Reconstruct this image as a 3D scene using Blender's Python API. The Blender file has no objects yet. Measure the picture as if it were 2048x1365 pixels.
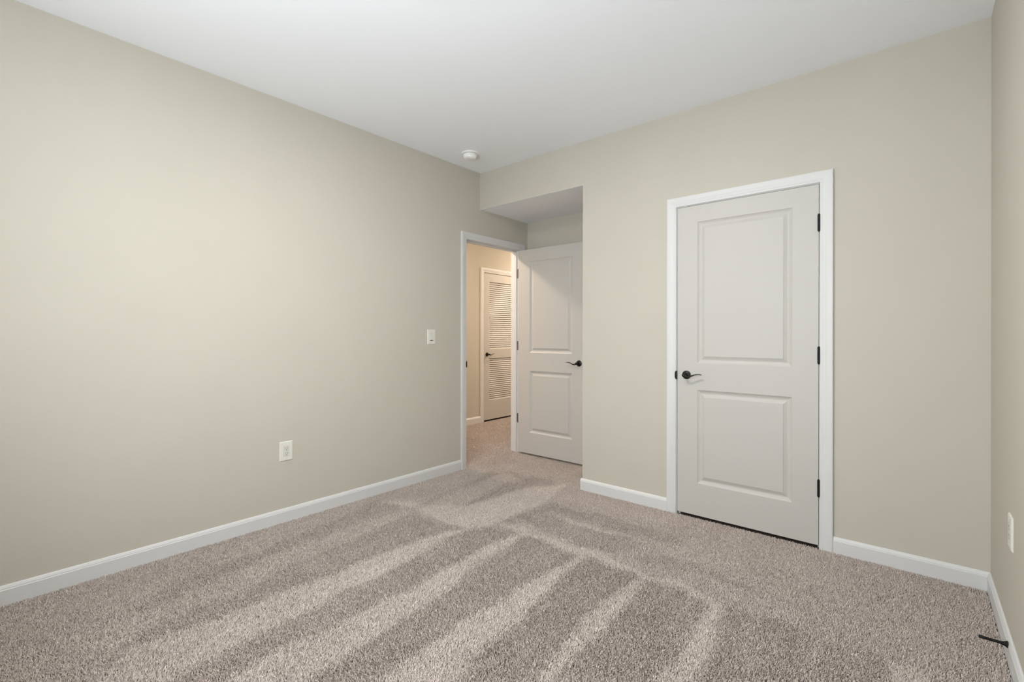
import bpy, bmesh, math
import numpy as np
from mathutils import Vector, Matrix

sc = bpy.context.scene
COL = sc.collection
rng = np.random.default_rng(7)

# ------------------------------------------------------------------ camera
cam_data = bpy.data.cameras.new('camera')
cam = bpy.data.objects.new('camera', cam_data)
COL.objects.link(cam)
cam_data.sensor_fit = 'HORIZONTAL'
cam_data.sensor_width = 36.0
cam_data.lens = 944.207 / 2048 * 36.0
cam_data.shift_y = (669.743 - 682.5) / 2048
cam_data.clip_start = 0.02
cam.location = (3.0741, -3.1484, 1.198)
cam.rotation_mode = 'XYZ'
cam.rotation_euler = (math.pi / 2, 0.0, 0.7053)
cam.rotation_euler = (Matrix.Rotation(0.7053, 4, 'Z') @ Matrix.Rotation(math.pi / 2, 4, 'X') @ Matrix.Rotation(0.0014, 4, 'Z')).to_euler()
sc.camera = cam

# ------------------------------------------------------------------ view, world, daylight
sc.view_settings.view_transform = 'Standard'
sc.view_settings.look = 'None'
sc.view_settings.gamma = 1.0
sc.view_settings.use_curve_mapping = False
sc.view_settings.exposure = 0.11
sc.cycles.max_bounces = 10
sc.cycles.diffuse_bounces = 7

# room size
W, H, YS = 3.35, 2.697, -3.75          # right wall, ceiling, wall behind the camera
DX, DY, S = 1.1145, 0.7095, 2.3605     # alcove: right side, back, ceiling
HX, HY0, HY1 = -1.44, -1.3, 3.6        # hall wall and hall ends
WT = 0.115                             # wall thickness
FZ = -0.014                            # carpet backing level (pile tips at 0)

world = bpy.data.worlds.new('world')
sc.world = world
world.use_nodes = True
wn = world.node_tree.nodes
wn['Background'].inputs['Color'].default_value = (0.75, 0.87, 1.0, 1)
wn['Background'].inputs['Strength'].default_value = 1.0


def area_light(name, loc, rot, sx, sy, power, color, shape='RECTANGLE', parent=None):
    ld = bpy.data.lights.new(name, 'AREA')
    ld.shape = shape
    ld.size = sx
    ld.size_y = sy
    ld.energy = power
    ld.color = color
    o = bpy.data.objects.new(name, ld)
    COL.objects.link(o)
    o.location = loc
    o.rotation_euler = rot
    o.parent = parent
    return o


# daylight coming in through the two windows behind the camera (facing +y and -x)
area_light('window_daylight', (2.05, YS + 0.06, 1.50), (math.radians(90 + 20), 0, 0), 1.75, 1.45, 66, (0.91, 0.97, 1.0))
area_light('window_daylight', (W - 0.06, -2.35, 1.50), (math.pi / 2, 0, math.pi / 2), 0.9, 1.45, 3, (0.93, 0.97, 1.0))


# ------------------------------------------------------------------ materials
def material(name, color, rough=0.6, metal=0.0, bump=0.0, bscale=300.0, var=0.0, vscale=3.0, spec=0.5, sheen=0.0):
    m = bpy.data.materials.new(name)
    m.use_nodes = True
    nt = m.node_tree
    b = nt.nodes['Principled BSDF']
    b.inputs['Base Color'].default_value = (*color, 1)
    b.inputs['Roughness'].default_value = rough
    b.inputs['Metallic'].default_value = metal
    b.inputs['Specular IOR Level'].default_value = spec
    if sheen:
        b.inputs['Sheen Weight'].default_value = sheen
    tc = nt.nodes.new('ShaderNodeTexCoord')
    if bump:
        n = nt.nodes.new('ShaderNodeTexNoise')
        n.inputs['Scale'].default_value = bscale
        n.inputs['Detail'].default_value = 3
        nt.links.new(tc.outputs['Object'], n.inputs['Vector'])
        bp = nt.nodes.new('ShaderNodeBump')
        bp.inputs['Strength'].default_value = bump
        bp.inputs['Distance'].default_value = 0.002
        nt.links.new(n.outputs['Fac'], bp.inputs['Height'])
        nt.links.new(bp.outputs['Normal'], b.inputs['Normal'])
    if var:
        n2 = nt.nodes.new('ShaderNodeTexNoise')
        n2.inputs['Scale'].default_value = vscale
        n2.inputs['Detail'].default_value = 4
        nt.links.new(tc.outputs['Object'], n2.inputs['Vector'])
        mr = nt.nodes.new('ShaderNodeMapRange')
        mr.inputs['From Min'].default_value = 0.3
        mr.inputs['From Max'].default_value = 0.7
        mr.inputs['To Min'].default_value = 1 - var
        mr.inputs['To Max'].default_value = 1 + var
        nt.links.new(n2.outputs['Fac'], mr.inputs['Value'])
        mx = nt.nodes.new('ShaderNodeVectorMath')
        mx.operation = 'SCALE'
        mx.inputs[0].default_value = color
        nt.links.new(mr.outputs['Result'], mx.inputs['Scale'])
        nt.links.new(mx.outputs['Vector'], b.inputs['Base Color'])
    return m


M_WALL = material('wall_paint', (0.535, 0.508, 0.442), 0.85, bump=0.12, bscale=260, var=0.012, vscale=2.5, spec=0.25)
M_CEIL = material('ceiling_paint', (0.895, 0.912, 0.955), 0.9, bump=0.08, bscale=220, spec=0.2)
M_TRIM = material('trim_paint', (0.66, 0.66, 0.66), 0.42, bump=0.02, bscale=120, spec=0.4)
M_DOOR = material('door_paint', (0.525, 0.51, 0.482), 0.48, bump=0.05, bscale=420, spec=0.4)
M_BRONZE = material('oil_rubbed_bronze', (0.010, 0.007, 0.0055), 0.36, metal=0.4, var=0.25, vscale=60)
M_BLACK = material('black_metal', (0.006, 0.006, 0.006), 0.55, metal=0.0, var=0.1, vscale=80, spec=0.25)
M_RUBBER = material('black_rubber', (0.006, 0.006, 0.006), 0.75, bump=0.05, bscale=400)
M_NICKEL = material('hinge_metal', (0.13, 0.105, 0.085), 0.5, metal=0.5, var=0.1, vscale=80)
M_PLATE = material('ivory_plastic', (0.73, 0.72, 0.66), 0.35, var=0.01, vscale=20)
M_SLIDE = material('white_plastic_darker', (0.66, 0.66, 0.60), 0.35, var=0.01, vscale=20)  # slightly darker plastic for screws, receptacle and paddle
M_SLOT = material('slot_dark', (0.05, 0.05, 0.045), 0.7, var=0.05, vscale=50)
M_WHITEP = material('white_plastic', (0.84, 0.84, 0.83), 0.4, var=0.01, vscale=20)
M_BACKING = material('carpet_backing', (0.12, 0.095, 0.08), 0.95, bump=0.3, bscale=150, var=0.1, vscale=40, spec=0.1)
M_DARK = material('closet_shade_paint', (0.10, 0.095, 0.085), 0.9, var=0.03, vscale=3)  # dark base colour stands in for the shade inside the closets


def carpet_material():
    m = bpy.data.materials.new('carpet_yarn')
    m.use_nodes = True
    nt = m.node_tree
    b = nt.nodes['Principled BSDF']
    b.inputs['Roughness'].default_value = 0.9
    b.inputs['Specular IOR Level'].default_value = 0.15
    b.inputs['Sheen Weight'].default_value = 0.1
    at = nt.nodes.new('ShaderNodeAttribute')
    at.attribute_name = 'yarn_tone_shade'
    cr = nt.nodes.new('ShaderNodeValToRGB')
    e = cr.color_ramp.elements
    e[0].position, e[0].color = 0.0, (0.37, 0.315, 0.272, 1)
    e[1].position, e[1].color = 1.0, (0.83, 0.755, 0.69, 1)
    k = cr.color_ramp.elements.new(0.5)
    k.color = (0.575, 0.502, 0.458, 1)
    nt.links.new(at.outputs['Fac'], cr.inputs['Fac'])
    nt.links.new(cr.outputs['Color'], b.inputs['Base Color'])
    return m


M_YARN = carpet_material()


# ------------------------------------------------------------------ helpers
def add_box(bm, x0, x1, y0, y1, z0, z1):
    v = [bm.verts.new((x, y, z)) for x in (x0, x1) for y in (y0, y1) for z in (z0, z1)]
    for f in ((0, 1, 3, 2), (4, 6, 7, 5), (0, 4, 5, 1), (2, 3, 7, 6), (0, 2, 6, 4), (1, 5, 7, 3)):
        bm.faces.new([v[i] for i in f])


def link(name, bm, mat, parent=None, smooth=False, bevel=0.0, seg=2, matrix=None):
    bmesh.ops.recalc_face_normals(bm, faces=bm.faces)
    if matrix is not None:
        bm.transform(matrix)
    me = bpy.data.meshes.new(name)
    bm.to_mesh(me)
    bm.free()
    me.materials.append(mat)
    if smooth:
        for p in me.polygons:
            p.use_smooth = True
    o = bpy.data.objects.new(name, me)
    COL.objects.link(o)
    if parent:
        o.parent = parent
    if bevel:
        md = o.modifiers.new('bevel', 'BEVEL')
        md.width = bevel
        md.segments = seg
        md.limit_method = 'ANGLE'
        md.angle_limit = math.radians(40)
    return o


def boxes(name, lst, mat, parent=None, bevel=0.0, matrix=None):
    bm = bmesh.new()
    for b in lst:
        add_box(bm, *b)
    return link(name, bm, mat, parent, bevel=bevel, matrix=matrix)


def tag(o, label, cat, kind=None, group=None):
    o['label'] = label
    o['category'] = cat
    if kind:
        o['kind'] = kind
    if group:
        o['group'] = group
    return o


def empty(name, loc):
    o = bpy.data.objects.new(name, None)
    o.empty_display_size = 0.05
    COL.objects.link(o)
    o.location = loc
    return o


def loft(bm, rings, close_ring=True, cap=True):
    """rings: lists of equal-length coordinate lists"""
    vr = [[bm.verts.new(p) for p in r] for r in rings]
    n = len(vr[0])
    for a, b in zip(vr[:-1], vr[1:]):
        for i in range(n if close_ring else n - 1):
            j = (i + 1) % n
            bm.faces.new((a[i], a[j], b[j], b[i]))
    if cap:
        bm.faces.new(vr[0][::-1])
        bm.faces.new(vr[-1])
    return vr


def lathe(bm, prof, n=40, m=None):
    """prof: (radius, height) along local z"""
    rings = []
    for r, h in prof:
        r = max(r, 1e-5)
        rings.append([(m @ Vector((r * math.cos(2 * math.pi * i / n), r * math.sin(2 * math.pi * i / n), h))) if m is not None
                      else (r * math.cos(2 * math.pi * i / n), r * math.sin(2 * math.pi * i / n), h) for i in range(n)])
    loft(bm, rings)


def extrude_profile(name, prof, a0, a1, place, mat, parent=None):
    """prof: (out from wall, up) points; place(a, d, z) -> world"""
    bm = bmesh.new()
    loft(bm, [[place(a, d, z) for d, z in prof] for a in (a0, a1)])
    return link(name, bm, mat, parent)


# wall frames: a = along the wall, d = out of the wall into the room, z = up
def on_back(a, d, z): return (a, -d, z)
def on_left(a, d, z): return (d, a, z)
def on_right(a, d, z): return (W - d, a, z)
def on_front(a, d, z): return (a, YS + d, z)
def on_alcove(a, d, z): return (a, DY - d, z)
def on_alcove_side(a, d, z): return (DX - d, a, z)
def on_hall(a, d, z): return (HX + d, a, z)


def frame_matrix(origin, ex, ey, ez):
    m = Matrix.Identity(4)
    for i in range(3):
        m[i][0], m[i][1], m[i][2], m[i][3] = ex[i], ey[i], ez[i], origin[i]
    return m


# ------------------------------------------------------------------ setting: floor, ceilings, walls
CL0, CL1, CLT = 1.857, 2.668, 2.053     # closet door opening
EY0, EY1, EYT = -0.176, 0.582, 2.056    # entry opening in the left wall
LH0, LH1, LHT = 1.553, 2.318, 2.053     # louvered door opening in the hall wall

tag(boxes('floor', [(HX - 0.6, W + WT, YS - WT, HY1 + 0.1, FZ - 0.15, FZ)], M_BACKING),
    'carpeted floor running from the bedroom into the hall', 'floor', 'structure')
tag(boxes('ceiling', [(-WT, W + WT, YS - WT, WT, H, H + 0.12)], M_CEIL),
    'plain white ceiling over the bedroom', 'ceiling', 'structure')
tag(boxes('ceiling_alcove', [(0, DX, WT, DY, S, S + 0.1), (0, DX, 0.0008, WT, S - 0.0008, S)], M_CEIL),
    'low white ceiling over the entry alcove', 'ceiling', 'structure')
tag(boxes('ceiling_hall', [(HX - WT, -WT, HY0 - 0.1, HY1 + 0.1, H, H + 0.12)], M_CEIL),
    'white ceiling over the hall', 'ceiling', 'structure')

J = 0.019   # jamb board thickness
tag(boxes('wall_left', [
    (-WT, 0, YS - WT, EY0 - J, FZ, H), (-WT, 0, EY0 - J, EY1 + J, EYT + J, H), (-WT, 0, EY1 + J, HY1, FZ, H)], M_WALL),
    'long beige left wall with the open hall doorway', 'wall', 'structure')
tag(boxes('wall_back', [
    (0, DX, 0, WT, S, H),
    (DX, CL0 - J, 0, WT, FZ, H), (CL0 - J, CL1 + J, 0, WT, CLT + J, H), (CL1 + J, W + WT, 0, WT, FZ, H)], M_WALL),
    'beige back wall holding the closet door and the alcove opening', 'wall', 'structure')
tag(boxes('wall_alcove', [(0, DX + WT, DY, DY + WT, FZ, H), (DX, DX + WT, WT, DY, FZ, H)], M_WALL),
    'beige wall at the back of the entry alcove', 'wall', 'structure')
WR0, WR1, WF0, WF1, WZ0, WZ1 = -2.80, -1.90, 1.175, 2.925, 0.775, 2.225
tag(boxes('wall_right', [
    (W, W + WT, YS - WT, WR0, FZ, H), (W, W + WT, WR1, 0, FZ, H),
    (W, W + WT, WR0, WR1, FZ, WZ0), (W, W + WT, WR0, WR1, WZ1, H)], M_WALL),
    'beige right wall seen as a narrow strip', 'wall', 'structure')
tag(boxes('wall_front', [
    (0, WF0, YS - WT, YS, FZ, H), (WF1, W, YS - WT, YS, FZ, H),
    (WF0, WF1, YS - WT, YS, FZ, WZ0), (WF0, WF1, YS - WT, YS, WZ1, H)], M_WALL),
    'beige wall with a window opposite the closet', 'wall', 'structure')
tag(boxes('wall_hall', [
    (HX - WT, HX, HY0, LH0 - J, FZ, H), (HX - WT, HX, LH0 - J, LH1 + J, LHT + J, H), (HX - WT, HX, LH1 + J, HY1, FZ, H),
    (HX - WT, -WT, HY0 - WT, HY0, FZ, H), (HX - WT, -WT, HY1, HY1 + WT, FZ, H)], M_WALL),
    'hall wall beyond the doorway with a louvered door', 'wall', 'structure')
tag(boxes('wall_closet', [(DX + WT, W + WT, 0.85, 0.95, FZ, H), (DX + WT, W + WT, WT, 0.95, H, H + 0.1),
                          (W, W + WT, WT, 0.95, FZ, H), (DX + WT, DX + WT + 0.01, WT, 0.95, FZ, H),
                          (HX - 0.6, HX - 0.5, LH0 - 0.2, LH1 + 0.2, FZ, H), (HX - 0.6, HX - WT, LH0 - 0.3, LH0 - 0.2, FZ, H),
                          (HX - 0.6, HX - WT, LH1 + 0.2, LH1 + 0.3, FZ, H), (HX - 0.6, HX - WT, LH0 - 0.3, LH1 + 0.3, 2.4, 2.5)], M_DARK),
    'closet walls behind the closed doors, shade put into dark paint', 'wall', 'structure')


# windows behind the camera
def window(n, place, a0, a1, label):
    r = empty('window_%d' % n, place((a0 + a1) / 2, 0, WZ0))
    tag(r, label, 'window', 'structure')
    off = -Vector(r.location)

    def part(name, lst, mat):
        bm = bmesh.new()
        for (p0, p1, d0, d1, z0, z1) in lst:
            q0, q1 = Vector(place(p0, d0, z0)) + off, Vector(place(p1, d1, z1)) + off
            add_box(bm, min(q0.x, q1.x), max(q0.x, q1.x), min(q0.y, q1.y), max(q0.y, q1.y), z0 + off.z, z1 + off.z)
        return link(name, bm, mat, r)
    f = 0.05
    zm = (WZ0 + WZ1) / 2
    part('frame', [(a0, a0 + f, -0.10, -0.03, WZ0, WZ1), (a1 - f, a1, -0.10, -0.03, WZ0, WZ1),
                   (a0 + f, a1 - f, -0.10, -0.03, WZ0, WZ0 + f), (a0 + f, a1 - f, -0.10, -0.03, WZ1 - f, WZ1),
                   (a0 + f, a1 - f, -0.09, -0.04, zm - 0.025, zm + 0.025)], M_TRIM)
    part('sill', [(a0 - 0.04, a1 + 0.04, 0.0, 0.04, WZ0 - 0.03, WZ0)], M_TRIM)
    part('casing', [(a0 - 0.06, a0, 0, 0.017, WZ0, WZ1), (a1, a1 + 0.06, 0, 0.017, WZ0, WZ1),
                    (a0 - 0.06, a1 + 0.06, 0, 0.017, WZ1, WZ1 + 0.06)], M_TRIM)
    g = bpy.data.materials.new('window_glass')
    g.use_nodes = True
    gb = g.node_tree.nodes['Principled BSDF']
    gb.inputs['Transmission Weight'].default_value = 1.0
    gb.inputs['Roughness'].default_value = 0.0
    part('pane', [(a0 + f, a1 - f, -0.068, -0.062, WZ0 + f, zm - 0.025), (a0 + f, a1 - f, -0.068, -0.062, zm + 0.025, WZ1 - f)], g)


window(1, on_front, WF0, WF1, 'white double window in the wall opposite the closet')
window(2, on_right, WR0, WR1, 'white sash window in the right wall')

# ------------------------------------------------------------------ baseboards
BASE = [(0, FZ), (0.0125, FZ), (0.0125, 0.062), (0.0105, 0.0655), (0.0105, 0.069), (0.008, 0.0745), (0.006, 0.079), (0.003, 0.082), (0, 0.082)]
CASW = 0.062   # casing width


def baseboard(name, a0, a1, place, label):
    return tag(extrude_profile(name, BASE, a0, a1, place, M_TRIM), label, 'baseboard', 'structure')


baseboard('baseboard_left', YS, EY0 - 0.004 - CASW, on_left, 'white baseboard along the left wall')
baseboard('baseboard_back', DX - 0.0125, CL0 - 0.004 - CASW, on_back, 'short white baseboard between alcove and closet door')
baseboard('baseboard_back_right', CL1 + 0.004 + CASW, W, on_back, 'white baseboard right of the closet door')
baseboard('baseboard_right', YS, 0, on_right, 'white baseboard along the right wall')
baseboard('baseboard_front', 0, W, on_front, 'white baseboard opposite the closet')
baseboard('baseboard_alcove', 0.02, DX, on_alcove, 'white baseboard at the back of the alcove')
baseboard('baseboard_alcove_side', 0.0, DY, on_alcove_side, 'white baseboard on the side of the alcove')
baseboard('baseboard_hall', HY0, LH0 - 0.004 - CASW, on_hall, 'white baseboard on the hall wall beside the louvered door')

# ------------------------------------------------------------------ casings and jambs
# profile across the casing: (distance from inner edge, thickness)
CAS = [(0, 0), (0, 0.0085), (0.003, 0.0105), (0.012, 0.0105), (0.016, 0.0125), (0.024, 0.0135), (0.036, 0.0165),
       (0.046, 0.0172), (0.0575, 0.0172), (CASW, 0.015), (CASW, 0)]


def casing(name, n0, n1, top, place, mat, parent):
    e = 0.004
    i0, i1, it = n0 - e, n1 + e, top + e
    rings = []
    rings.append([place(i0 - w, t, FZ) for w, t in CAS])
    rings.append([place(i0 - w, t, it + w) for w, t in CAS])
    rings.append([place(i1 + w, t, it + w) for w, t in CAS])
    rings.append([place(i1 + w, t, FZ) for w, t in CAS])
    bm = bmesh.new()
    loft(bm, rings)
    return link(name, bm, mat, parent)


def jamb(name, n0, n1, top, place, depth, parent, stop):
    """three boards lining the opening, plus the door stop strip at depth `stop`"""
    bm = bmesh.new()
    for (a0, a1, z0, z1) in ((n0 - J, n0, FZ, top + J), (n1, n1 + J, FZ, top + J), (n0, n1, top, top + J)):
        p, q = Vector(place(a0, 0.0, z0)), Vector(place(a1, -depth, z1))
        add_box(bm, min(p.x, q.x), max(p.x, q.x), min(p.y, q.y), max(p.y, q.y), z0, z1)
    s0, s1 = stop
    for (a0, a1, z0, z1) in ((n0, n0 + 0.011, FZ, top), (n1 - 0.011, n1, FZ, top), (n0 + 0.011, n1 - 0.011, top - 0.011, top)):
        p, q = Vector(place(a0, -s0, z0)), Vector(place(a1, -s1, z1))
        add_box(bm, min(p.x, q.x), max(p.x, q.x), min(p.y, q.y), max(p.y, q.y), z0, z1)
    return link(name, bm, M_TRIM, parent)


t1 = empty('trim_1', (CL0, 0, FZ))
tag(t1, 'white moulded casing and jamb around the closet door', 'door trim', 'structure')
t2 = empty('trim_2', (0, EY0, FZ))
tag(t2, 'white moulded casing and jamb around the open hall doorway', 'door trim', 'structure')
t3 = empty('trim_3', (HX, LH0, FZ))
tag(t3, 'white casing and jamb around the louvered hall door', 'door trim', 'structure')


def keep_world(parent, *objs):
    for o in objs:
        o.parent = parent
        o.matrix_parent_inverse = Matrix.Translation(-parent.location)


def lodge(o, parent):
    keep_world(parent, o)
    return o


lodge(casing('casing', CL0, CL1, CLT, on_back, M_TRIM, None), t1)
lodge(jamb('jamb', CL0, CL1, CLT, on_back, WT, None, (0.037, 0.075)), t1)
lodge(casing('casing', EY0, EY1, EYT, on_left, M_TRIM, None), t2)
lodge(jamb('jamb', EY0, EY1, EYT, on_left, WT, None, (0.038, 0.075)), t2)
lodge(casing('casing', LH0, LH1, LHT, on_hall, M_TRIM, None), t3)
lodge(jamb('jamb', LH0, LH1, LHT, on_hall, WT, None, (0.040, 0.075)), t3)


# ------------------------------------------------------------------ doors
PANEL = [(0.0, 0.0), (0.003, 0.0025), (0.010, 0.0065), (0.019, 0.0095), (0.024, 0.0100), (0.028, 0.0095),
         (0.042, 0.0045), (0.0445, 0.0040), (0.0455, 0.0018), (0.047, 0.0014)]


def panel_slab(name, w, h, th, panels, M, parent, label=None):
    """local frame: x across, y out of the front face (front at y=0, body at y<0), z up."""
    bm = bmesh.new()
    xs = sorted({0.0, w, *[p for q in panels for p in (q[0], q[1])]})
    zs = sorted({0.0, h, *[p for q in panels for p in (q[2], q[3])]})
    V = {}

    def vert(x, y, z):
        k = (round(x, 5), round(y, 5), round(z, 5))
        if k not in V:
            V[k] = bm.verts.new((x, y, z))
        return V[k]
    for y in (0.0, -th):
        for i in range(len(xs) - 1):
            for j in range(len(zs) - 1):
                xm, zm = (xs[i] + xs[i + 1]) / 2, (zs[j] + zs[j + 1]) / 2
                if any(q[0] < xm < q[1] and q[2] < zm < q[3] for q in panels):
                    continue
                bm.faces.new([vert(xs[i], y, zs[j]), vert(xs[i + 1], y, zs[j]), vert(xs[i + 1], y, zs[j + 1]), vert(xs[i], y, zs[j + 1])])
    for i in range(len(xs) - 1):
        for z in (0.0, h):
            bm.faces.new([vert(xs[i], 0, z), vert(xs[i + 1], 0, z), vert(xs[i + 1], -th, z), vert(xs[i], -th, z)])
    for j in range(len(zs) - 1):
        for x in (0.0, w):
            bm.faces.new([vert(x, 0, zs[j]), vert(x, 0, zs[j + 1]), vert(x, -th, zs[j + 1]), vert(x, -th, zs[j])])
    slab = link(name, bm, M_DOOR, None, matrix=M)
    kids = []
    for (x0, x1, z0, z1) in panels:
        bm = bmesh.new()
        for side in (0, 1):
            prev = None
            for (ins, dep) in PANEL:
                y = -dep if side == 0 else -th + dep
                ring = [bm.verts.new(p) for p in ((x0 + ins, y, z0 + ins), (x1 - ins, y, z0 + ins), (x1 - ins, y, z1 - ins), (x0 + ins, y, z1 - ins))]
                if prev:
                    for a in range(4):
                        b = (a + 1) % 4
                        bm.faces.new((prev[a], prev[b], ring[b], ring[a]))
                prev = ring
            bm.faces.new(prev)
        kids.append(link('panel', bm, M_DOOR, None, matrix=M))
    for k in kids:
        k.parent = slab
    return slab


def lever(M, parent, direction):
    """door lever in the door's local frame at M (x across, y out of the face, z up); direction +1/-1 along x"""
    root = empty('lever_handle', (0, 0, 0))
    root.parent = parent
    Ry = Matrix.Rotation(-math.pi / 2, 4, 'X')      # local z -> +y
    bm = bmesh.new()
    lathe(bm, [(0.0, 0.0), (0.0285, 0.0), (0.0285, 0.003), (0.0272, 0.0055), (0.0245, 0.0065), (0.0240, 0.0085), (0.0205, 0.0100),
               (0.0200, 0.0118), (0.0160, 0.0132), (0.0155, 0.0150), (0.0, 0.0155)], 48, M @ Ry)
    link('rosette', bm, M_BRONZE, root, smooth=False, bevel=0.0)
    bm = bmesh.new()
    lathe(bm, [(0.0, 0.014), (0.0105, 0.014), (0.0098, 0.024), (0.0092, 0.040), (0.0112, 0.046), (0.0112, 0.056), (0.0095, 0.060), (0.0, 0.061)], 32, M @ Ry)
    link('hub', bm, M_BRONZE, root, smooth=True)
    # wave shaped lever arm: dips, then rises, tip turned slightly down
    path = [(-0.006, 0.052, 0.000), (0.006, 0.053, -0.004), (0.020, 0.0535, -0.0085), (0.036, 0.0525, -0.0075), (0.052, 0.051, -0.001),
            (0.068, 0.0495, 0.0055), (0.084, 0.0475, 0.0090), (0.098, 0.046, 0.0095), (0.108, 0.0445, 0.0075), (0.113, 0.044, 0.0060)]
    rad = [(0.0075, 0.006), (0.0080, 0.0062), (0.0066, 0.006), (0.0050, 0.0058), (0.0042, 0.0060), (0.0038, 0.0066), (0.0033, 0.0070), (0.0029, 0.0066), (0.0024, 0.0050), (0.0012, 0.0025)]
    bm = bmesh.new()
    rings = []
    for i, (p, (rv, rh)) in enumerate(zip(path, rad)):
        a, b = Vector(path[max(i - 1, 0)]), Vector(path[min(i + 1, len(path) - 1)])
        t = (b - a).normalized()
        out = Vector((0, 1, 0))
        up = t.cross(out).normalized() * -1
        out = up.cross(t)
        ring = []
        for k in range(14):
            an = 2 * math.pi * k / 14
            q = Vector(p) + up * (rv * math.sin(an)) + out * (rh * math.cos(an))
            q.x *= direction
            ring.append(M @ q)
        rings.append(ring)
    loft(bm, rings)
    link('lever', bm, M_BRONZE, root, smooth=True)
    return root


def hinge(name, M, parent, mat, h=0.093):
    """barrel of five knuckles with tips, leaf edges beside it; local z up, origin at the barrel centre"""
    bm = bmesh.new()
    n = 5
    k = h / n
    prof = [(0.0, -h / 2 - 0.004), (0.0035, -h / 2 - 0.004), (0.0050, -h / 2)]
    for i in range(n):
        z0 = -h / 2 + i * k
        prof += [(0.0064, z0 + 0.0004), (0.0068, z0 + 0.0012), (0.0068, z0 + k - 0.0012), (0.0064, z0 + k - 0.0004), (0.0060, z0 + k)]
    prof += [(0.0050, h / 2), (0.0035, h / 2 + 0.004), (0.0, h / 2 + 0.004)]
    lathe(bm, prof, 20, M)
    return link(name, bm, mat, parent, smooth=False)


# closet door (door_1): faces -y; local x runs along +x
GAP = 0.003
Mc = frame_matrix((CL0 + GAP, -0.001, 0.012), (1, 0, 0), (0, -1, 0), (0, 0, 1))
wc = CL1 - CL0 - 2 * GAP
hc = CLT - 0.012 - GAP
d1 = panel_slab('door_1', wc, hc, 0.035,
                [(1.991 - CL0 - GAP, 2.535 - CL0 - GAP, 0.223 - 0.012, 0.837 - 0.012), (1.991 - CL0 - GAP, 2.535 - CL0 - GAP, 1.011 - 0.012, 1.941 - 0.012)], Mc, None)
tag(d1, 'closed white two-panel closet door with black hinges', 'door', 'structure')
lv = lever(frame_matrix((1.9215, -0.001, 0.932), (1, 0, 0), (0, -1, 0), (0, 0, 1)), d1, 1)
lv['label'] = 'dark bronze wave lever'
for z in (1.831, 1.0835, 0.335):
    hg = hinge('hinge', Matrix.Translation((CL1 - 0.0015, -0.0075, z)), d1, M_BLACK)
    hg['label'] = 'black barrel hinge'


def strike(origin, ex, ey, parent):
    """curved lip of a strike plate; ex along the wall face, ey out of it"""
    bm = bmesh.new()
    M = frame_matrix(origin, ex, ey, (0, 0, 1))
    hh = 0.029
    pts = []
    for i in range(13):
        t = -1 + 2 * i / 12
        pts.append((-0.0095 * math.sqrt(max(0, 1 - abs(t) ** 3)) - 0.0015, t * hh))
    top = [(0.003, -hh)] + pts + [(0.003, hh)]
    loft(bm, [[M @ Vector((x, y, z)) for x, z in top] for y in (-0.001, 0.0125)])
    return link('strike_plate', bm, M_BRONZE, parent)


s = strike((CL0 - 0.0005, 0, 0.928), (1, 0, 0), (0, -1, 0), None)
s['label'] = 'dark bronze strike plate lip'
lodge(s, t1)
s = strike((0, EY0 - 0.0005, 0.930), (0, 1, 0), (1, 0, 0), None)
s['label'] = 'dark bronze strike plate lip'
lodge(s, t2)

# entry door (door_2): standing open at a right angle in the alcove; visible face at y = 0.536 facing -y
ED0, EDW = 0.022, 0.782
Me = frame_matrix((ED0, 0.536, 0.016), (1, 0, 0), (0, -1, 0), (0, 0, 1))
d2 = panel_slab('door_2', EDW, 2.030, 0.035,
                [(0.166 - ED0, 0.669 - ED0, 0.226 - 0.016, 0.840 - 0.016), (0.166 - ED0, 0.669 - ED0, 1.020 - 0.016, 1.926 - 0.016)], Me, None)
tag(d2, 'white two-panel bedroom door standing open in the alcove', 'door', 'structure')
lv = lever(frame_matrix((0.7435, 0.536, 0.935), (1, 0, 0), (0, -1, 0), (0, 0, 1)), d2, -1)
lv['label'] = 'dark bronze wave lever'
for z in (1.822, 1.0875, 0.347):
    bm = bmesh.new()
    add_box(bm, 0.0125, 0.0205, 0.5375, 0.5415, z - 0.045, z + 0.045)      # leaf seen on the door edge
    add_box(bm, -0.030, 0.0005, 0.5790, 0.5815, z - 0.045, z + 0.045)      # leaf on the jamb
    lathe(bm, [(0, -0.047), (0.0065, -0.047), (0.0065, 0.047), (0, 0.047)], 16, Matrix.Translation((0.024, 0.5775, z)))
    hg = link('hinge', bm, M_NICKEL, d2)
    hg['label'] = 'bronze hinge on the open door edge'

# louvered hall door (door_3): faces +x, local x along +y
Mh = frame_matrix((HX - 0.001, LH0 + GAP, 0.012), (0, 1, 0), (1, 0, 0), (0, 0, 1))
wh, hh_ = LH1 - LH0 - 2 * GAP, LHT - 0.012 - GAP
st0 = 1.669 - LH0 - GAP
LZ = [(0.281 - 0.012, 0.867 - 0.012), (0.997 - 0.012, 1.935 - 0.012)]
bm = bmesh.new()
add_box(bm, 0, st0, -0.035, 0, 0, hh_)
add_box(bm, wh - st0, wh, -0.035, 0, 0, hh_)
add_box(bm, st0, wh - st0, -0.035, 0, 0, LZ[0][0])
add_box(bm, st0, wh - st0, -0.035, 0, LZ[0][1], LZ[1][0])
add_box(bm, st0, wh - st0, -0.035, 0, LZ[1][1], hh_)
d3 = link('door_3', bm, M_DOOR, None, matrix=Mh)
tag(d3, 'closed white louvered door across the hall', 'door', 'structure')
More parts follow.
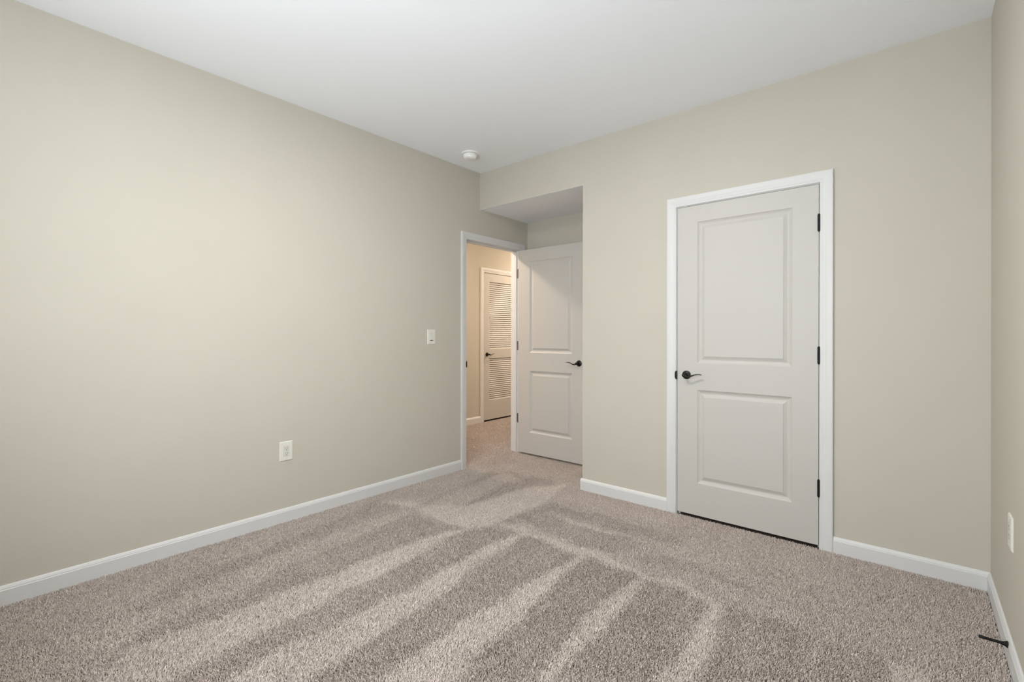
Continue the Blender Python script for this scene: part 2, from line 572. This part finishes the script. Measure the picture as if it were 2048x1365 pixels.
for z0, z1 in LZ:
    bm = bmesh.new()
    n = round((z1 - z0) / 0.0285)
    p = (z1 - z0) / n
    for i in range(n):
        zc = z0 + (i + 0.5) * p
        hl, ht, an = 0.0168, 0.0030, math.radians(62)
        ring = []
        for (u, v) in ((-hl, -ht), (hl, -ht), (hl + 0.002, 0), (hl, ht), (-hl, ht), (-hl - 0.002, 0)):
            # slats slope down towards the hall
            y = -0.0175 - u * math.cos(an) + v * math.sin(an)
            z = zc + u * math.sin(an) + v * math.cos(an)
            ring.append((y, z))
        loft(bm, [[(x, y, z) for y, z in ring] for x in (st0 - 0.004, wh - st0 + 0.004)])
    link('louver_panel', bm, M_DOOR, d3, matrix=Mh)
lv = lever(frame_matrix((HX - 0.001, 1.618, 0.922), (0, 1, 0), (1, 0, 0), (0, 0, 1)), d3, 1)
lv['label'] = 'dark bronze wave lever'

# ------------------------------------------------------------------ smoke detector
sd = empty('smoke_detector', (0.278, -0.403, H))
tag(sd, 'round white smoke detector on the ceiling near the left corner', 'smoke detector')
flip = Matrix.Rotation(math.pi, 4, 'X')
bm = bmesh.new()
lathe(bm, [(0, 0), (0.071, 0), (0.071, 0.008), (0.069, 0.011), (0.060, 0.012), (0, 0.012)], 56, flip)
link('base_plate', bm, M_WHITEP, sd)
bm = bmesh.new()
lathe(bm, [(0.0, 0.0115), (0.051, 0.0115), (0.051, 0.0145), (0.0575, 0.0150), (0.0580, 0.020), (0.0555, 0.034), (0.051, 0.043), (0.044, 0.049), (0.034, 0.052), (0, 0.053)], 56, flip)
link('cover', bm, M_WHITEP, sd)
bm = bmesh.new()
lathe(bm, [(0, 0.050), (0.010, 0.050), (0.010, 0.0540), (0.009, 0.0548), (0, 0.0548)], 28, Matrix.Translation((0.018, -0.012, 0)) @ flip)
link('test_button', bm, M_WHITEP, sd)
bm = bmesh.new()
for k in range(18):
    a = 2 * math.pi * k / 18
    m = Matrix.Rotation(a, 4, 'Z')
    b2 = bmesh.new()
    add_box(b2, 0.0530, 0.0572, -0.006, 0.006, -0.0285, -0.0262)
    b2.transform(m)
    me = bpy.data.meshes.new('tmp')
    b2.to_mesh(me)
    b2.free()
    bm.from_mesh(me)
    bpy.data.meshes.remove(me)
link('vent_slots', bm, M_WHITEP, sd)


# ------------------------------------------------------------------ wall plates
def wall_plate_device(name, M, kind, label, cat, group=None):
    """local frame: x across, y out of the wall, z up, origin at the plate centre"""
    r = empty(name, M.translation)
    tag(r, label, cat, None, group)
    R = M.copy()
    R.translation = (0, 0, 0)
    w, h = 0.084 / 2, 0.1235 / 2
    iw, ih = 0.0335 / 2, 0.067 / 2
    bm = bmesh.new()
    # bevelled plate with a rectangular window
    outer = [(-w, -h), (w, -h), (w, h), (-w, h)]
    o2 = [(-w + 0.004, -h + 0.004), (w - 0.004, -h + 0.004), (w - 0.004, h - 0.004), (-w + 0.004, h - 0.004)]
    inn = [(-iw, -ih), (iw, -ih), (iw, ih), (-iw, ih)]
    layers = [(outer, 0.0), (outer, 0.0025), (o2, 0.0058), (inn, 0.0062), (inn, 0.001)]
    loft(bm, [[(x, y, z) for x, z in ring] for ring, y in layers], cap=False)
    link('wall_plate', bm, M_PLATE, r, matrix=R)
    ScrewR = Matrix.Rotation(-math.pi / 2, 4, 'X')
    for sz in (-0.0485, 0.0485):
        bm = bmesh.new()
        lathe(bm, [(0, 0.0055), (0.0034, 0.0055), (0.0032, 0.0068), (0.002, 0.0072), (0, 0.0072)], 16, Matrix.Translation((0, 0, sz)) @ ScrewR)
        add_box(bm, -0.0028, 0.0028, 0.0070, 0.0074, sz - 0.0004, sz + 0.0004)
        link('screw', bm, M_SLIDE, r, matrix=R)
    bm = bmesh.new()
    e = 0.0008
    if kind == 'outlet':
        add_box(bm, -iw + e, iw - e, 0.001, 0.0068, -ih + e, ih - e)
        ins = link('receptacle', bm, M_SLIDE, r, matrix=R, bevel=0.0006)
        for zc in (0.0165, -0.0165):
            bm = bmesh.new()
            add_box(bm, -0.0075, -0.0055, 0.0066, 0.0071, zc - 0.001, zc + 0.008)
            add_box(bm, 0.0055, 0.0075, 0.0066, 0.0071, zc, zc + 0.007)
            lathe(bm, [(0, 0.0066), (0.0027, 0.0066), (0.0027, 0.0071), (0, 0.0071)], 14, Matrix.Translation((0, 0, zc - 0.0075)) @ ScrewR)
            k = link('socket_slots', bm, M_SLOT, ins, matrix=R)
    else:
        # paddle of the switch rocked in at the top, with a slot below it
        v = [(-iw + e, 0.002, -ih + 0.008), (iw - e, 0.002, -ih + 0.008), (iw - e, 0.002, ih - e), (-iw + e, 0.002, ih - e)]
        f = [(-iw + e, 0.0105, -ih + 0.008), (iw - e, 0.0105, -ih + 0.008), (iw - e, 0.0048, ih - e), (-iw + e, 0.0048, ih - e)]
        loft(bm, [v, f])
        pd = link('paddle', bm, M_SLIDE, r, matrix=R, bevel=0.0006)
        bm = bmesh.new()
        add_box(bm, -iw + e, iw - e, 0.001, 0.0035, -ih + e, -ih + 0.0075)
        link('slot', bm, M_SLOT, r, matrix=R)
    return r


wall_plate_device('light_switch', frame_matrix((0, -0.580, 1.1775), (0, -1, 0), (1, 0, 0), (0, 0, 1)), 'switch',
                  'ivory paddle light switch on the left wall beside the doorway', 'light switch')
wall_plate_device('wall_outlet', frame_matrix((0, -1.778, 0.4475), (0, -1, 0), (1, 0, 0), (0, 0, 1)), 'outlet',
                  'ivory duplex outlet low on the long left wall', 'outlet', 'wall outlets')
wall_plate_device('wall_outlet', frame_matrix((W, -0.622, 0.470), (0, 1, 0), (-1, 0, 0), (0, 0, 1)), 'outlet',
                  'ivory outlet seen edge-on above the doorstop on the right wall', 'outlet', 'wall outlets')

# ------------------------------------------------------------------ door stop on the right baseboard
ds = empty('door_stop', (W - 0.0125, -0.648, 0.062))
tag(ds, 'black rigid doorstop sticking out of the right baseboard', 'doorstop')
Rx = Matrix.Rotation(-math.pi / 2, 4, 'Y') @ Matrix.Identity(4)      # local z -> -x
bm = bmesh.new()
lathe(bm, [(0, 0), (0.0125, 0), (0.0125, 0.0018), (0.0098, 0.005), (0.0072, 0.011), (0.0056, 0.018), (0, 0.018)], 24, Rx)
link('flange', bm, M_BLACK, ds, smooth=True)
bm = bmesh.new()
lathe(bm, [(0, 0.017), (0.0052, 0.017), (0.0052, 0.064), (0, 0.064)], 20, Rx)
link('rod', bm, M_BLACK, ds)
bm = bmesh.new()
lathe(bm, [(0, 0.062), (0.0060, 0.062), (0.0062, 0.064), (0.0060, 0.075), (0.0050, 0.0765), (0, 0.0770)], 20, Rx)
link('rubber_tip', bm, M_RUBBER, ds)


# ------------------------------------------------------------------ ceiling lamps (out of the picture; the far hall one is added)
def emission(name, color, strength):
    m = bpy.data.materials.new(name)
    m.use_nodes = True
    b = m.node_tree.nodes['Principled BSDF']
    b.inputs['Base Color'].default_value = (0.8, 0.8, 0.78, 1)
    b.inputs['Emission Color'].default_value = (*color, 1)
    b.inputs['Emission Strength'].default_value = strength
    return m


def ceiling_lamp(loc, radius, power, color, label):
    """flush mount: metal ring with a frosted glass bowl that gives the light"""
    r = empty('ceiling_light', loc)
    tag(r, label, 'ceiling light')
    bm = bmesh.new()
    lathe(bm, [(0, 0), (radius + 0.008, 0), (radius + 0.012, 0.012), (radius + 0.012, 0.044), (radius + 0.006, 0.047), (radius + 0.001, 0.044), (radius + 0.001, 0.018), (0, 0.018)], 56, flip)
    link('ring', bm, M_WHITEP, r)
    bm = bmesh.new()
    n = 12
    prof = [(0, 0.019)] + [(radius * math.cos(0.5 * math.pi * i / n) ** 0.8 if i < n else 0, 0.038 + 0.026 * math.sin(0.5 * math.pi * i / n)) for i in range(n + 1)]
    area = math.pi * (radius ** 2 + 0.026 ** 2)
    lathe(bm, prof, 56, flip)
    link('glass_bowl', bm, emission('lamp_glow', color, power / (math.pi * area)), r, smooth=True)


ceiling_lamp((1.72, -2.00, H), 0.15, 35, (1.0, 0.965, 0.92), 'round frosted ceiling light in the middle of the bedroom ceiling')
ceiling_lamp((-0.95, -0.05, H), 0.13, 42, (1.0, 0.80, 0.64), 'round frosted hall ceiling light just outside the open bedroom door')
ceiling_lamp((-0.60, 3.00, H), 0.13, 50, (1.0, 0.80, 0.64), 'unseen ceiling light added beyond the louvered door to brighten the hall')  # added lamp, lifts the hall wall and the louver slats


# ------------------------------------------------------------------ carpet pile
DARKP = [
    [(0.08,-1.17),(0.40,-1.18),(0.41,-1.33),(0.41,-1.54),(0.40,-1.86),(0.42,-2.09),(0.46,-2.31),(0.49,-2.47),(0.53,-2.64),(0.44,-2.62),(0.39,-2.44),(0.34,-2.26),(0.30,-2.04),(0.25,-1.75),(0.20,-1.50),(0.16,-1.39)],
    [(0.51,-1.18),(0.76,-1.16),(0.94,-1.11),(0.89,-1.25),(0.87,-1.50),(0.84,-1.80),(0.84,-2.00),(0.82,-2.18),(0.82,-2.40),(0.81,-2.58),(0.77,-2.73),(0.75,-2.78),(0.68,-2.63),(0.67,-2.45),(0.65,-2.28),(0.62,-2.09),(0.59,-1.88),(0.57,-1.64),(0.56,-1.46),(0.54,-1.29)],
    [(0.98,-1.12),(1.01,-1.05),(1.06,-0.93),(1.15,-0.93),(1.24,-0.95),(1.24,-1.13),(1.24,-1.36),(1.24,-1.57),(1.24,-1.78),(1.25,-1.94),(1.23,-2.08),(1.23,-2.21),(1.22,-2.33),(1.23,-2.45),(1.25,-2.56),(1.11,-2.69),(1.10,-2.57),(1.09,-2.43),(1.08,-2.29),(1.06,-2.15),(1.04,-2.02),(1.04,-1.85),(1.03,-1.62),(1.02,-1.43)],
    [(1.29,-0.95),(1.45,-0.93),(1.62,-0.94),(1.69,-0.95),(1.68,-1.15),(1.66,-1.33),(1.64,-1.50),(1.64,-1.67),(1.64,-1.82),(1.63,-1.95),(1.62,-2.09),(1.64,-2.23),(1.49,-2.37),(1.45,-2.22),(1.43,-2.07),(1.42,-1.91),(1.41,-1.71),(1.38,-1.49),(1.34,-1.24)],
    [(1.72,-0.96),(2.03,-0.95),(2.04,-1.12),(2.01,-1.24),(2.03,-1.44),(2.06,-1.63),(2.09,-1.75),(2.10,-1.84),(1.96,-1.96),(1.90,-2.02),(1.84,-1.90),(1.80,-1.70),(1.77,-1.41),(1.74,-1.16)],
    [(2.08,-0.94),(2.23,-0.93),(2.39,-0.94),(2.40,-1.10),(2.39,-1.24),(2.39,-1.37),(2.38,-1.48),(2.37,-1.61),(2.13,-1.81),(2.13,-1.68),(2.11,-1.53),(2.10,-1.34),(2.08,-1.14)],
    [(2.44,-0.94),(2.52,-0.94),(2.64,-0.92),(2.73,-0.89),(2.76,-0.93),(2.77,-1.08),(2.79,-1.25),(2.49,-1.51),(2.48,-1.36),(2.46,-1.20),(2.45,-1.06)],
    [(2.79,-0.94),(2.86,-0.90),(2.94,-0.90),(3.00,-0.91),(3.02,-1.06),(2.81,-1.24),(2.80,-1.10)],
    [(1.10,-0.61),(1.36,-0.62),(1.68,-0.60),(1.89,-0.58),(1.88,-0.70),(1.81,-0.84),(1.66,-0.85),(1.41,-0.83),(1.15,-0.83),(1.10,-0.79)],
    [(1.08,-0.40),(1.38,-0.40),(1.62,-0.34),(1.89,-0.37),(2.05,-0.38),(1.98,-0.51),(1.81,-0.56),(1.62,-0.58),(1.36,-0.56),(1.20,-0.53)],
    [(1.86,-0.79),(2.04,-0.65),(2.24,-0.62),(2.44,-0.68),(2.57,-0.73),(2.47,-0.75),(2.27,-0.70),(2.16,-0.76),(1.99,-0.81)],
    [(0.46,-1.19),(0.38,-0.86),(0.32,-0.48),(0.25,-0.12),(0.36,-0.13),(0.38,-0.43),(0.41,-0.76),(0.51,-1.12)],
    [(0.66,-0.98),(0.61,-0.67),(0.53,-0.26),(0.55,-0.09),(0.77,-0.14),(0.74,-0.29),(0.72,-0.57),(0.68,-0.81)],
    [(0.26,-0.06),(0.59,0.03),(0.88,-0.00),(0.88,-0.17),(0.56,-0.10)],
    [(1.04,-0.84),(1.08,-0.60),(1.09,-0.40),(1.23,-0.41),(1.16,-0.53),(1.14,-0.72),(1.13,-0.87)],
]
LIGHTP = [
    [(0.95,-1.12),(1.00,-1.42),(1.03,-1.84),(1.03,-2.02),(1.07,-2.29),(1.08,-2.43),(1.10,-2.69),(0.94,-2.83),(0.78,-2.73),(0.82,-2.58),(0.83,-2.19),(0.85,-1.81),(0.90,-1.26)],
    [(1.28,-0.94),(1.33,-1.23),(1.40,-1.71),(1.42,-2.06),(1.48,-2.36),(1.26,-2.56),(1.23,-2.34),(1.24,-2.09),(1.25,-1.58),(1.24,-1.14)],
    [(1.70,-0.93),(1.73,-1.13),(1.76,-1.46),(1.79,-1.72),(1.83,-1.93),(1.88,-2.10),(1.64,-2.23),(1.63,-1.95),(1.64,-1.67),(1.66,-1.34)],
    [(2.05,-0.93),(2.07,-1.03),(2.10,-1.31),(2.10,-1.49),(2.12,-1.71),(2.13,-1.81),(2.10,-1.84),(2.06,-1.63),(2.03,-1.44),(2.00,-1.25),(2.04,-1.13)],
    [(2.44,-0.93),(2.44,-1.06),(2.48,-1.36),(2.49,-1.51),(2.37,-1.61),(2.39,-1.37),(2.40,-1.10),(2.40,-0.95)],
    [(3.02,-0.92),(3.09,-0.89),(3.13,-0.96),(3.02,-1.05)],
    [(1.06,-0.90),(1.26,-0.89),(1.61,-0.86),(1.94,-0.89),(2.07,-0.92),(2.21,-0.88),(2.41,-0.92),(2.38,-0.94),(2.06,-0.95),(1.70,-0.94),(1.23,-0.94),(1.13,-0.98)],
    [(1.31,-0.55),(1.66,-0.55),(1.88,-0.57),(1.69,-0.61),(1.38,-0.62)],
    [(0.11,-1.15),(0.92,-1.11),(0.99,-1.05),(1.04,-0.81),(1.06,-0.39),(0.95,0.06),(0.78,-0.21),(0.69,-0.82),(0.48,-0.99)],
]
GX0, GY0, GS = -1.5, YS - 0.1, 0.01
GNX, GNY = int((W + 0.1 - GX0) / GS), int((HY1 - GY0) / GS)
gx = GX0 + (np.arange(GNX) + 0.5) * GS
gy = GY0 + (np.arange(GNY) + 0.5) * GS
GXX, GYY = np.meshgrid(gx, gy)


def inside(poly, X, Y):
    r = np.zeros(X.shape, bool)
    n = len(poly)
    for i in range(n):
        (x1, y1), (x2, y2) = poly[i], poly[(i + 1) % n]
        if y1 == y2:
            continue
        c = ((y1 > Y) != (y2 > Y)) & (X < (x2 - x1) * (Y - y1) / (y2 - y1) + x1)
        r ^= c
    return r


def blur(a, k, axis):
    ker = np.ones(k) / k
    return np.apply_along_axis(lambda v: np.convolve(v, ker, 'same'), axis, a)


def smooth_noise(kx, ky, passes=2):
    a = rng.standard_normal((GNY, GNX))
    for _ in range(passes):
        if kx > 1:
            a = blur(a, kx, 1)
        if ky > 1:
            a = blur(a, ky, 0)
    return a / a.std()


wob_x, wob_y = smooth_noise(9, 15) * 0.010, smooth_noise(9, 9) * 0.014
fld = np.zeros((GNY, GNX))
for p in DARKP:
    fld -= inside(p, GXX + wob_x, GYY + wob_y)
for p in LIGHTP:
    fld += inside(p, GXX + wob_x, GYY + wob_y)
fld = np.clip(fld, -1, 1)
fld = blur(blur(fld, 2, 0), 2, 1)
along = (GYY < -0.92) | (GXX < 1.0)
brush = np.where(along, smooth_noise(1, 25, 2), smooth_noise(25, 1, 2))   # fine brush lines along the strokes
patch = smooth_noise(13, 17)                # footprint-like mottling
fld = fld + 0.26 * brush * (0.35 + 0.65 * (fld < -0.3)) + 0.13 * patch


def sample(a, x, y):
    i = np.clip(((y - GY0) / GS).astype(int), 0, GNY - 1)
    j = np.clip(((x - GX0) / GS).astype(int), 0, GNX - 1)
    return a[i, j]


def scatter(x0, x1, y0, y1, sp):
    nx, ny = int((x1 - x0) / sp), int((y1 - y0) / sp)
    X, Y = np.meshgrid(x0 + (np.arange(nx) + 0.5) * sp, y0 + (np.arange(ny) + 0.5) * sp)
    X = X + rng.uniform(-0.5, 0.5, X.shape) * sp
    Y = Y + rng.uniform(-0.5, 0.5, Y.shape) * sp
    return X.ravel(), Y.ravel()


SPC = 0.0045
b_ = 0.0132
parts = [scatter(b_, W - b_, YS + b_, -b_, SPC),
         scatter(b_, DX - b_, -b_, DY - b_, SPC),
         scatter(CL0 + 0.004, CL1 - 0.004, -b_, -0.002, SPC),
         scatter(-WT, b_, EY0 + 0.004, EY1 - 0.004, SPC),
         scatter(HX + b_, -WT, -0.3, 2.6, 0.0065)]
PX = np.concatenate([p[0] for p in parts])
PY = np.concatenate([p[1] for p in parts])
N = len(PX)
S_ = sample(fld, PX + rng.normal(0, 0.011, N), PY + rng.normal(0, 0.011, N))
cross = (PY > -0.92) & (PX > 1.0)
lean_x = np.where(cross, -S_, -0.35 * S_)
lean_y = np.where(cross, 0.5 * S_, S_)
LEAN = 0.0030
K = 5
t = np.linspace(0, 1, K)[None, :]
hgt = rng.normal(0.0132, 0.0015, N)[:, None]
az = rng.uniform(0, 2 * math.pi, N)
amp = np.abs(rng.normal(0.0, 0.0042, N)) + 0.001
az2 = rng.uniform(0, 2 * math.pi, N)
amp2 = rng.uniform(0.0006, 0.0026, N)
ox = (LEAN * lean_x + amp * np.cos(az))[:, None] * t ** 1.4 + (amp2 * np.cos(az2))[:, None] * np.sin(t * 4.5)
oy = (LEAN * lean_y + amp * np.sin(az))[:, None] * t ** 1.4 + (amp2 * np.sin(az2))[:, None] * np.sin(t * 4.5)
off = np.sqrt(ox[:, -1] ** 2 + oy[:, -1] ** 2)[:, None]
zz = FZ - 0.001 + np.sqrt(np.maximum(hgt ** 2 - 0.6 * off ** 2, 4e-5)) * t
pos = np.empty((N, K, 3), np.float32)
pos[:, :, 0] = PX[:, None] + ox
pos[:, :, 1] = PY[:, None] + oy
pos[:, :, 2] = zz
lim_r = PX < W - 0.014
pos[:, :, 0] = np.where(((PX > 0)[:, None]), np.minimum(pos[:, :, 0], W - 0.0135), pos[:, :, 0])
rad = (np.array([0.0013, 0.00145, 0.0015, 0.0013, 0.0007])[None, :] * rng.normal(1, 0.12, N)[:, None]).astype(np.float32)
tone = np.clip(rng.normal(0.5, 0.14, N) + 0.085 * S_, 0, 1).astype(np.float32)  # random yarn tone, plus stripe shading of the leaning pile painted in

hcv = bpy.data.hair_curves.new('carpet_pile')
hcv.add_curves([K] * N)
hcv.position_data.foreach_set('vector', pos.ravel())
ra = hcv.attributes.get('radius') or hcv.attributes.new('radius', 'FLOAT', 'POINT')
ra.data.foreach_set('value', rad.ravel())
ta = hcv.attributes.new('yarn_tone_shade', 'FLOAT', 'CURVE')
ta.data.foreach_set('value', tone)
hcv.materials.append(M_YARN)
cp = bpy.data.objects.new('carpet_pile', hcv)
COL.objects.link(cp)
tag(cp, 'taupe cut-pile carpet marked with light and dark vacuum stripes', 'carpet', 'stuff')
print('tufts', N)
